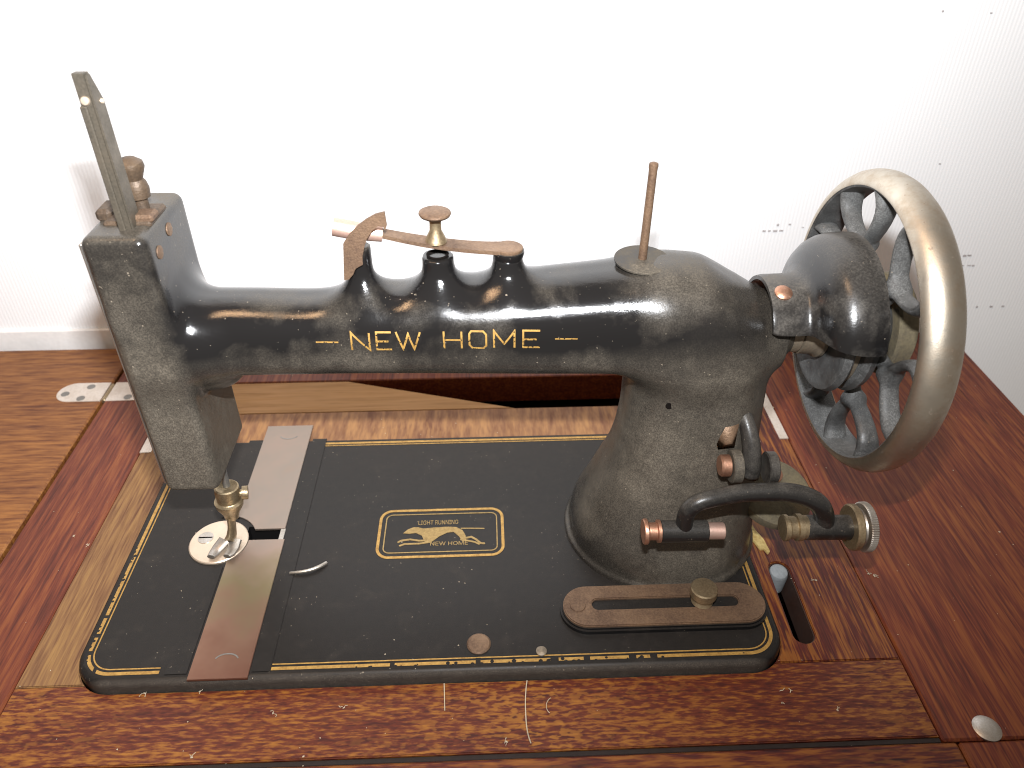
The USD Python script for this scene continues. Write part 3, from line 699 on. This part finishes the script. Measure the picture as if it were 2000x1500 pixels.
obj('strip', join(strip, lathe([(0, 0), (0, 0.0068), (0.0004, 0.0072), (0.0016, 0.0072), (0.0020, 0.0066), (0.0020, 0)], (0.0112, YC, 0.1948), (0.02, 0, 1), 32)), 'rust', ten)
obj('end_seat', lathe([(-0.0045, 0.0062), (-0.004, 0.0072), (-0.0012, 0.0080), (0.0, 0.0078), (0.0, 0)], (0.0112, YC, 0.1950), (0.02, 0, 1), 32), 'guard_iron', ten)
obj('tube_end', tube([(-0.0722, YC - 0.001, 0.2090), (-0.0655, YC - 0.001, 0.2076), (-0.0590, YC - 0.001, 0.2062), (-0.0495, YC, 0.2046)], [0.0044, 0.0045, 0.0042, 0.0040], 16), 'pale_copper', ten)
nut = xform('thumb_nut', mac, (-0.0236, YC, 0.2))
obj('foot', lathe([(0, 0), (0, 0.0050), (0.0008, 0.0054), (0.0030, 0.0046), (0.0065, 0.0029), (0.0105, 0.0028), (0.0115, 0.0032)], (-0.0240, YC, 0.1995), (0.02, 0, 1), 28), 'brass', nut)
obj('cap', lathe([(0, 0.0026), (0.0012, 0.0040), (0.0030, 0.0072), (0.0040, 0.0078), (0.0048, 0.0076), (0.0055, 0.0062), (0.0058, 0.0)], (-0.0238, YC, 0.2105), (0.02, 0, 1), 32), 'rust', nut)
hook = Polygon([(-0.0672, 0.2035), (-0.0640, 0.2080), (-0.0595, 0.2125), (-0.0550, 0.2158), (-0.0505, 0.2182), (-0.0462, 0.2192), (-0.0458, 0.2125), (-0.0468, 0.2100), (-0.0476, 0.2118), (-0.0500, 0.2122), (-0.0530, 0.2100), (-0.0560, 0.2055), (-0.0578, 0.2005), (-0.0590, 0.1965), (-0.0592, 0.1925), (-0.0628, 0.1905), (-0.0645, 0.1872), (-0.0668, 0.1846), (-0.0692, 0.1842)])
obj('thread_hook', upright(hook, YC - 0.0085, YC - 0.0071), 'rust', mac, smooth=20)

# spool pin ---------------------------------------------------------
sp = xform('spool_pin', mac, (0.0783, 0.3465, 0.187))
obj('washer', lathe([(0, 0), (0, 0.0136), (0.0004, 0.0142), (0.0012, 0.0142), (0.0016, 0.0136), (0.0017, 0)], (0.0783, 0.3462, 0.1868), (0.02, -0.05, 1), 44), 'head_iron', sp)
obj('pin', lathe([(0, 0), (0, 0.00215), (0.046, 0.00205), (0.0475, 0.0023), (0.0490, 0.0022), (0.0495, 0.0012), (0.0495, 0)], (0.0783, 0.3462, 0.188), (0.01, 0, 1), 18), 'rust', sp)

# presser foot ------------------------------------------------------
pf = xform('presser_foot', mac, (-0.158, 0.345, 0.0))
obj('presser_bar', rod((-0.1580, 0.3440, 0.043), (-0.1570, 0.3450, 0.085), 0.0020, 16), 'screw_metal', pf)
obj('clamp', lathe([(0, 0), (0, 0.0042), (0.004, 0.0050), (0.010, 0.0080), (0.0135, 0.0086), (0.0140, 0.0072), (0.0145, 0.0068), (0.0185, 0.0068), (0.0190, 0.0073), (0.0240, 0.0071), (0.0246, 0.0062), (0.0240, 0.0052), (0.0225, 0)], (-0.1596, 0.3425, 0.0190), (0.06, 0.04, 1), 26), 'brass', pf)
obj('thumb_screw', lathe([(0, 0.0022), (0.005, 0.0022), (0.0052, 0.0042), (0.0085, 0.0042), (0.0088, 0)], (-0.1555, 0.3440, 0.0370), (1, 0.2, -0.1), 18), 'brass', pf)
obj('shank', tube([(-0.1598, 0.3422, 0.021), (-0.1605, 0.3405, 0.0130), (-0.1612, 0.3385, 0.0075), (-0.1622, 0.3355, 0.0052)], [0.0050, 0.0050, 0.0066, 0.0076], 14, 0.42), 'brass', pf)
for dx in (-0.0048, 0.0048):
    obj('toe', tube([(-0.1622 + dx * 0.7, 0.3360, 0.0054), (-0.1640 + dx, 0.3310, 0.0036), (-0.1652 + dx * 1.05, 0.3272, 0.0030), (-0.1660 + dx, 0.3238, 0.0042)], [0.0042, 0.0038, 0.0034, 0.0024], 12, 0.5), 'steel', pf)

# hand wheel --------------------------------------------------------
WX, WY, WZ = 0.2005, YC, 0.1487
hwl = xform('hand_wheel', mac, (WX, WY, WZ))
X = (1, 0, 0)
rim = [(-0.0098, 0.0716), (-0.0100, 0.0728), (-0.0090, 0.0752), (-0.0066, 0.0774), (-0.0034, 0.0790), (0.0, 0.0795), (0.0034, 0.0790), (0.0066, 0.0774), (0.0090, 0.0752), (0.0100, 0.0728), (0.0098, 0.0716)]
obj('rim', lathe(rim + [(0.0085, 0.0717), (-0.0085, 0.0717)], (WX, WY, WZ), X, 128, close=True), 'nickel', hwl, smooth=40)
obj('rim_lining', lathe([(-0.0097, 0.0717), (-0.0090, 0.0706), (-0.0050, 0.0698), (0.0, 0.0695), (0.0050, 0.0698), (0.0090, 0.0706), (0.0097, 0.0717), (0.0, 0.0726)], (WX, WY, WZ), X, 128, close=True), 'wheel_iron', hwl, smooth=40)


def spoke_sdf(x, y, z):
    """one forked spoke pointing along +y, in the wheel's plane (y radial, z tangential)"""
    d = capsule(x, y, z, (-0.001, 0.016, 0), (0.000, 0.042, 0), 0.0044, 0.0032)
    for s in (1, -1):
        u = np.linspace(0, 1, 9)
        Py, Pz = 0.041 + 0.031 * u, s * (0.0205 * np.sin(np.clip(u * 1.35, 0, 1) * np.pi / 2) ** 0.85 - 0.003 * u ** 3)
        arm = None
        for i in range(8):
            c = capsule(x * 0.55, y, z, (0, Py[i], Pz[i]), (0, Py[i + 1], Pz[i + 1]), 0.0026 + 0.0014 * u[i] ** 2, 0.0026 + 0.0014 * u[i + 1] ** 2)
            arm = c if arm is None else np.minimum(arm, c)
        d = smin(d, arm, 0.0045)
    return np.maximum(d, np.hypot(y, z) - 0.0712)


spm = surface_nets(spoke_sdf, (-0.010, 0.006, -0.030), (0.010, 0.076, 0.030), 0.0011)
for k in range(6):
    a = math.radians(66 + 60 * k)
    v = np.array(spm.vertices)
    obj('spoke', trimesh.Trimesh(np.c_[WX - 0.002 + v[:, 0], WY + v[:, 1] * math.cos(a) - v[:, 2] * math.sin(a), WZ + v[:, 1] * math.sin(a) + v[:, 2] * math.cos(a)], spm.faces, process=False), 'wheel_iron', hwl, smooth=True)
obj('hub', lathe([(-0.012, 0), (-0.012, 0.018), (-0.010, 0.0205), (0.004, 0.0205), (0.006, 0.019), (0.006, 0)], (WX, WY, WZ), X, 48), 'wheel_iron', hwl)
obj('hub_ring', lathe([(0.0060, 0), (0.0060, 0.0255), (0.0072, 0.0270), (0.0150, 0.0270), (0.0162, 0.0255), (0.0162, 0)], (WX, WY, WZ), X, 56), 'felt', hwl)
obj('pulley', lathe([(-0.0245, 0), (-0.0245, 0.0150), (-0.0232, 0.0200), (-0.0245, 0.0310), (-0.0235, 0.0350), (-0.0200, 0.0362), (-0.0185, 0.0350), (-0.0178, 0.0315), (-0.0140, 0.0315), (-0.0132, 0.0345), (-0.0100, 0.0360), (-0.0065, 0.0348), (-0.0050, 0.025), (-0.0050, 0)], (WX, WY, WZ), X, 64), 'wheel_iron', hwl)
obj('belt_groove', lathe([(-0.0176, 0.0310), (-0.0174, 0.0321), (-0.0143, 0.0321), (-0.0141, 0.0310)], (WX, WY, WZ), X, 64, close=True), 'collar', hwl)
obj('shaft_collar', lathe([(-0.0440, 0), (-0.0440, 0.0130), (-0.0420, 0.0145), (-0.0372, 0.0150), (-0.0370, 0.0142), (-0.0366, 0.0142), (-0.0362, 0.0156), (-0.0290, 0.0160), (-0.0265, 0.0178), (-0.0246, 0.0178), (-0.0246, 0)], (WX, WY, WZ), X, 40), 'collar', hwl)

# belt guard: black hood over the pulley ----------------------------
gd = xform('belt_guard', mac, (0.16, YC, 0.17))
go = [(0.1425, 0.0262), (0.1445, 0.0268), (0.1540, 0.0270), (0.1595, 0.0273), (0.1622, 0.0288), (0.1640, 0.0325), (0.1656, 0.0372), (0.1678, 0.0415), (0.1710, 0.0448), (0.1750, 0.0468), (0.1800, 0.0478), (0.1850, 0.0481), (0.1890, 0.0480), (0.1900, 0.0478)]
ge = [159, 161, 161, 160.5, 161, 162.5, 164.5, 166, 167, 167.5, 168, 168, 167.5, 165]
gi = [(t, r - 0.0020) for t, r in go[::-1]]
obj('hood', lathe([(t, r) for t, r in go + gi], (0, YC, WZ), X, 56, ang=(math.radians(12), np.radians(ge + ge[::-1]), (0, 1, 0), (0, 0, 1)), close=True), 'guard_iron', gd, smooth=40)
obj('screw', lathe([(-0.001, 0.0046), (0.0008, 0.0045), (0.0017, 0.0036), (0.0022, 0.0018), (0.0023, 0)], (0.1490, YC - 0.0266 * math.cos(math.radians(68)), WZ + 0.0266 * math.sin(math.radians(68))), (0, -math.cos(math.radians(68)), math.sin(math.radians(68))), 22), 'copper', gd)

# bobbin winder -----------------------------------------------------
bw = xform('bobbin_winder', mac, (0.14, 0.29, 0.06))
WYB = 0.2860
obj('bracket', tube(spline([(0.1045, WYB, 0.0555), (0.1028, WYB, 0.0670), (0.1062, WYB, 0.0755), (0.1160, WYB + 0.001, 0.0788), (0.1300, WYB + 0.003, 0.0800), (0.1450, WYB + 0.003, 0.0806), (0.1600, WYB + 0.002, 0.0796), (0.1708, WYB, 0.0755), (0.1768, WYB, 0.0670), (0.1795, WYB, 0.0565)], 60), np.interp(np.linspace(0, 1, 60), [0, 0.1, 0.4, 0.6, 0.9, 1], [0.0046, 0.0045, 0.0048, 0.0050, 0.0054, 0.0056]), 18), 'winder_iron', bw, smooth=True)
obj('barrel', rod((0.0905, WYB, 0.0560), (0.1160, WYB, 0.0555), 0.0060, 28), 'winder_iron', bw)
obj('barrel', rod((0.1690, WYB, 0.0560), (0.1955, WYB, 0.0552), 0.0068, 28), 'winder_iron', bw)
obj('copper_knob', lathe([(0, 0), (0, 0.0066), (0.0006, 0.0070), (0.0020, 0.0070), (0.0026, 0.0064), (0.0030, 0.0048), (0.0072, 0.0048), (0.0076, 0.0062), (0.0092, 0.0062), (0.0094, 0.0)], (0.0812, WYB, 0.0563), X, 30), 'copper', bw)
obj('spindle_tip', rod((0.1155, WYB, 0.0555), (0.1252, WYB, 0.0553), 0.0046, 24), 'pale_copper', bw)
obj('spindle_tip', lathe([(0, 0), (0, 0.0066), (0.0006, 0.0072), (0.0024, 0.0072), (0.0028, 0.0066), (0.0034, 0.0062), (0.0068, 0.0062), (0.0072, 0.0074), (0.0100, 0.0074), (0.0104, 0.0066), (0.0130, 0.0066), (0.0130, 0)], (0.1570, WYB, 0.0562), X, 32), 'brass', bw)
kn = []
for k in range(120):
    kn.append(0.0136 + (0.0004 if k % 2 else 0))
obj('back_flange', lathe([(0, 0), (0, 0.0118), (0.0008, 0.0126), (0.0034, 0.0126), (0.0042, 0.0118), (0.0046, 0)], (0.1935, WYB, 0.0553), X, 44), 'brass', bw)
wheel = lathe([(0, 0), (0, 0.0090), (0.0006, 0.0100), (0.0018, 0.0104), (0.0024, 0.0128), (0.0030, 0.0134), (0.0058, 0.0134), (0.0064, 0.0128), (0.0066, 0.0)], (0.1978, WYB, 0.0552), X, 264)
wv = np.array(wheel.vertices); rr_ = np.hypot(wv[:, 1] - WYB, wv[:, 2] - 0.0552); th_ = np.arctan2(wv[:, 2] - 0.0552, wv[:, 1] - WYB)
kx = np.where(rr_ > 0.0125, 1 + 0.016 * np.sin(th_ * 66), 1.0)
wv[:, 1] = WYB + (wv[:, 1] - WYB) * kx; wv[:, 2] = 0.0552 + (wv[:, 2] - 0.0552) * kx
obj('knurled_wheel', trimesh.Trimesh(wv, wheel.faces, process=False), 'steel', bw, smooth=25)
# hinge lugs that carry the winder on the column
obj('lug', lathe([(0, 0), (0, 0.0085), (0.0006, 0.0092), (0.0050, 0.0092), (0.0056, 0.0085), (0.0056, 0)], (0.1285, 0.3045, 0.0850), X, 32), 'dusty_iron', bw)
obj('lug', lathe([(0, 0), (0, 0.0080), (0.0006, 0.0088), (0.0050, 0.0088), (0.0056, 0.008), (0.0056, 0)], (0.1475, 0.3035, 0.0842), X, 32), 'winder_iron', bw)
obj('pivot_screw', lathe([(0, 0), (0, 0.0052), (0.0010, 0.0060), (0.0052, 0.0060), (0.0056, 0.0055), (0.0056, 0)], (0.1225, 0.3040, 0.0862), X, 26), 'copper', bw)
obj('link_arm', tube(spline([(0.1400, 0.3040, 0.0790), (0.1402, 0.3060, 0.0890), (0.1390, 0.3105, 0.0985), (0.1365, 0.3180, 0.1070), (0.1340, 0.3290, 0.1120)], 26), np.linspace(0.0058, 0.0044, 26), 16, 0.9), 'winder_iron', bw, smooth=True)
obj('grease_lump', trimesh.convex.convex_hull(np.array([(0.1225, 0.3105, 0.092), (0.1310, 0.3100, 0.094), (0.1325, 0.3140, 0.106), (0.1245, 0.3140, 0.107), (0.1275, 0.3085, 0.099), (0.120, 0.315, 0.100), (0.130, 0.320, 0.112)])), 'rust', bw, smooth=True)
wdn = np.array((0.10, -0.35, 1.0)); wdo = np.array((0.1690, 0.3310, 0.0350))
obj('friction_wheel', lathe([(0, 0), (0, 0.0190), (0.0012, 0.0220), (0.0050, 0.0226), (0.0075, 0.0220), (0.0085, 0.0195), (0.0085, 0.014), (0.0090, 0.0)], wdo, wdn, 56), 'felt', bw)
obj('friction_screw', lathe([(0, 0.0058), (0.0016, 0.0054), (0.0018, 0)], wdo + np.array((0.0015, 0.0075, 0.0112)), wdn, 24), 'copper', bw)

# slotted gauge plate in front of the column ------------------------
gp = xform('gauge_plate', mac, (0.097, 0.28, 0))
st = stadium(0.0395, 0.1550, 0.2645, 0.2925)
obj('gauge_base', slab(st.buffer(0.0016), -0.001, 0.0036, 0.0012), 'bed_enamel', gp)
obj('gauge_slide', slab(st.difference(stadium(0.0560, 0.1400, 0.2757, 0.2830)), 0.0024, 0.0052, 0.0006), 'rust', gp)
obj('thumb_screw', lathe([(0, 0), (0, 0.0058), (0.0010, 0.0062), (0.0032, 0.0050), (0.0052, 0.0046), (0.0060, 0.0070), (0.0068, 0.0076), (0.0112, 0.0076), (0.0120, 0.0070), (0.0122, 0)], (0.1190, 0.2795, 0.0044), (0.0, 0.02, 1), 30), 'brass', gp)
obj('screw', lathe([(0, 0.0046), (0.0009, 0.0042), (0.0010, 0)], (0.0478, 0.2787, 0.0049), (0, 0, 1), 22), 'rust', gp)

# ================================================================== loose threads and crumbs on the boards
th1 = obj('loose_thread', tube(spline([(0.0171, 0.2405, ZT + 0.0009), (0.0158, 0.2310, ZT + 0.0006), (0.0154, 0.2210, ZT + 0.0007), (0.0158, 0.2120, ZT + 0.0006), (0.0172, 0.2056, ZT + 0.0010)], 30), 0.00030, 7), 'lint')
tag(th1, 'long pale curved thread lying across the front board', 'thread')
th2 = obj('loose_thread', tube(spline([(-0.0272, 0.2405, ZT + 0.0008), (-0.0268, 0.2330, ZT + 0.0005), (-0.0264, 0.2250, ZT + 0.0006)], 14), 0.00028, 7), 'lint')
tag(th2, 'short straight pale thread below the bed edge on front board', 'thread')
th3 = obj('loose_thread', tube(spline([(0.0290, 0.2300, ZT + 0.0008), (0.0268, 0.2275, ZT + 0.0005), (0.0265, 0.2240, ZT + 0.0005), (0.0278, 0.2215, ZT + 0.0008)], 14), 0.00018, 6), 'lint')
tag(th3, 'tiny curled thread beside the long thread on front board', 'thread')
crumbs = []


def crumb(x, y, z, s):
    p = rng.normal(0, 1, (9, 3)) * np.array([1.0, 1.0, 0.35]) * s * 0.5
    h = trimesh.convex.convex_hull(p); h.apply_translation((x, y, z + s * 0.25)); return h


for x, y, s in ((0.1520, 0.2300, 0.0020), (0.1560, 0.2290, 0.0016), (0.1770, 0.2180, 0.0020), (0.1500, 0.2230, 0.0012), (0.2300, 0.3060, 0.0026), (0.2330, 0.3040, 0.0026), (0.1960, 0.3020, 0.0024),
                (-0.1150, 0.2270, 0.0020), (-0.0790, 0.2290, 0.0022), (-0.2700, 0.3560, 0.0020), (-0.2580, 0.3480, 0.0024), (-0.1850, 0.2410, 0.0026), (-0.1560, 0.2410, 0.0020), (0.0050, 0.2075, 0.0024), (-0.150, 0.205, 0.0022)):
    for q in range(2):
        a0, L = rng.uniform(0, 6.28), s * rng.uniform(0.7, 1.6)
        P = [(x + rng.normal(0, s * 0.2), y + rng.normal(0, s * 0.2), ZT + 0.0002)]
        for _ in range(4):
            a0 += rng.normal(0, 0.7); P.append((P[-1][0] + L / 4 * math.cos(a0), P[-1][1] + L / 4 * math.sin(a0), ZT + rng.uniform(0.0002, 0.0009)))
        crumbs.append(tube(P, rng.uniform(0.00010, 0.00018), 5))
    crumbs.append(crumb(x, y, ZT, s * 0.35))
for _ in range(300):
    x, y = rng.uniform(-0.30, 0.40), rng.uniform(0.15, 0.57)
    if -0.2265 < x < 0.164 and 0.2415 < y < 0.44:
        if rng.random() < 0.6 and (x < 0.035 or y < 0.26): crumbs.append(crumb(x, y, 0.0, rng.uniform(0.0002, 0.0006)))
    elif not (-0.256 < x < 0.224 and 0.479 < y < 0.523): crumbs.append(crumb(x, y, ZT, rng.uniform(0.0002, 0.0006)))
tag(obj('dust_crumbs', join(*crumbs), 'lint', smooth=False), 'pale crumbs and lint specks scattered over bed and boards', 'dust', kind='stuff')
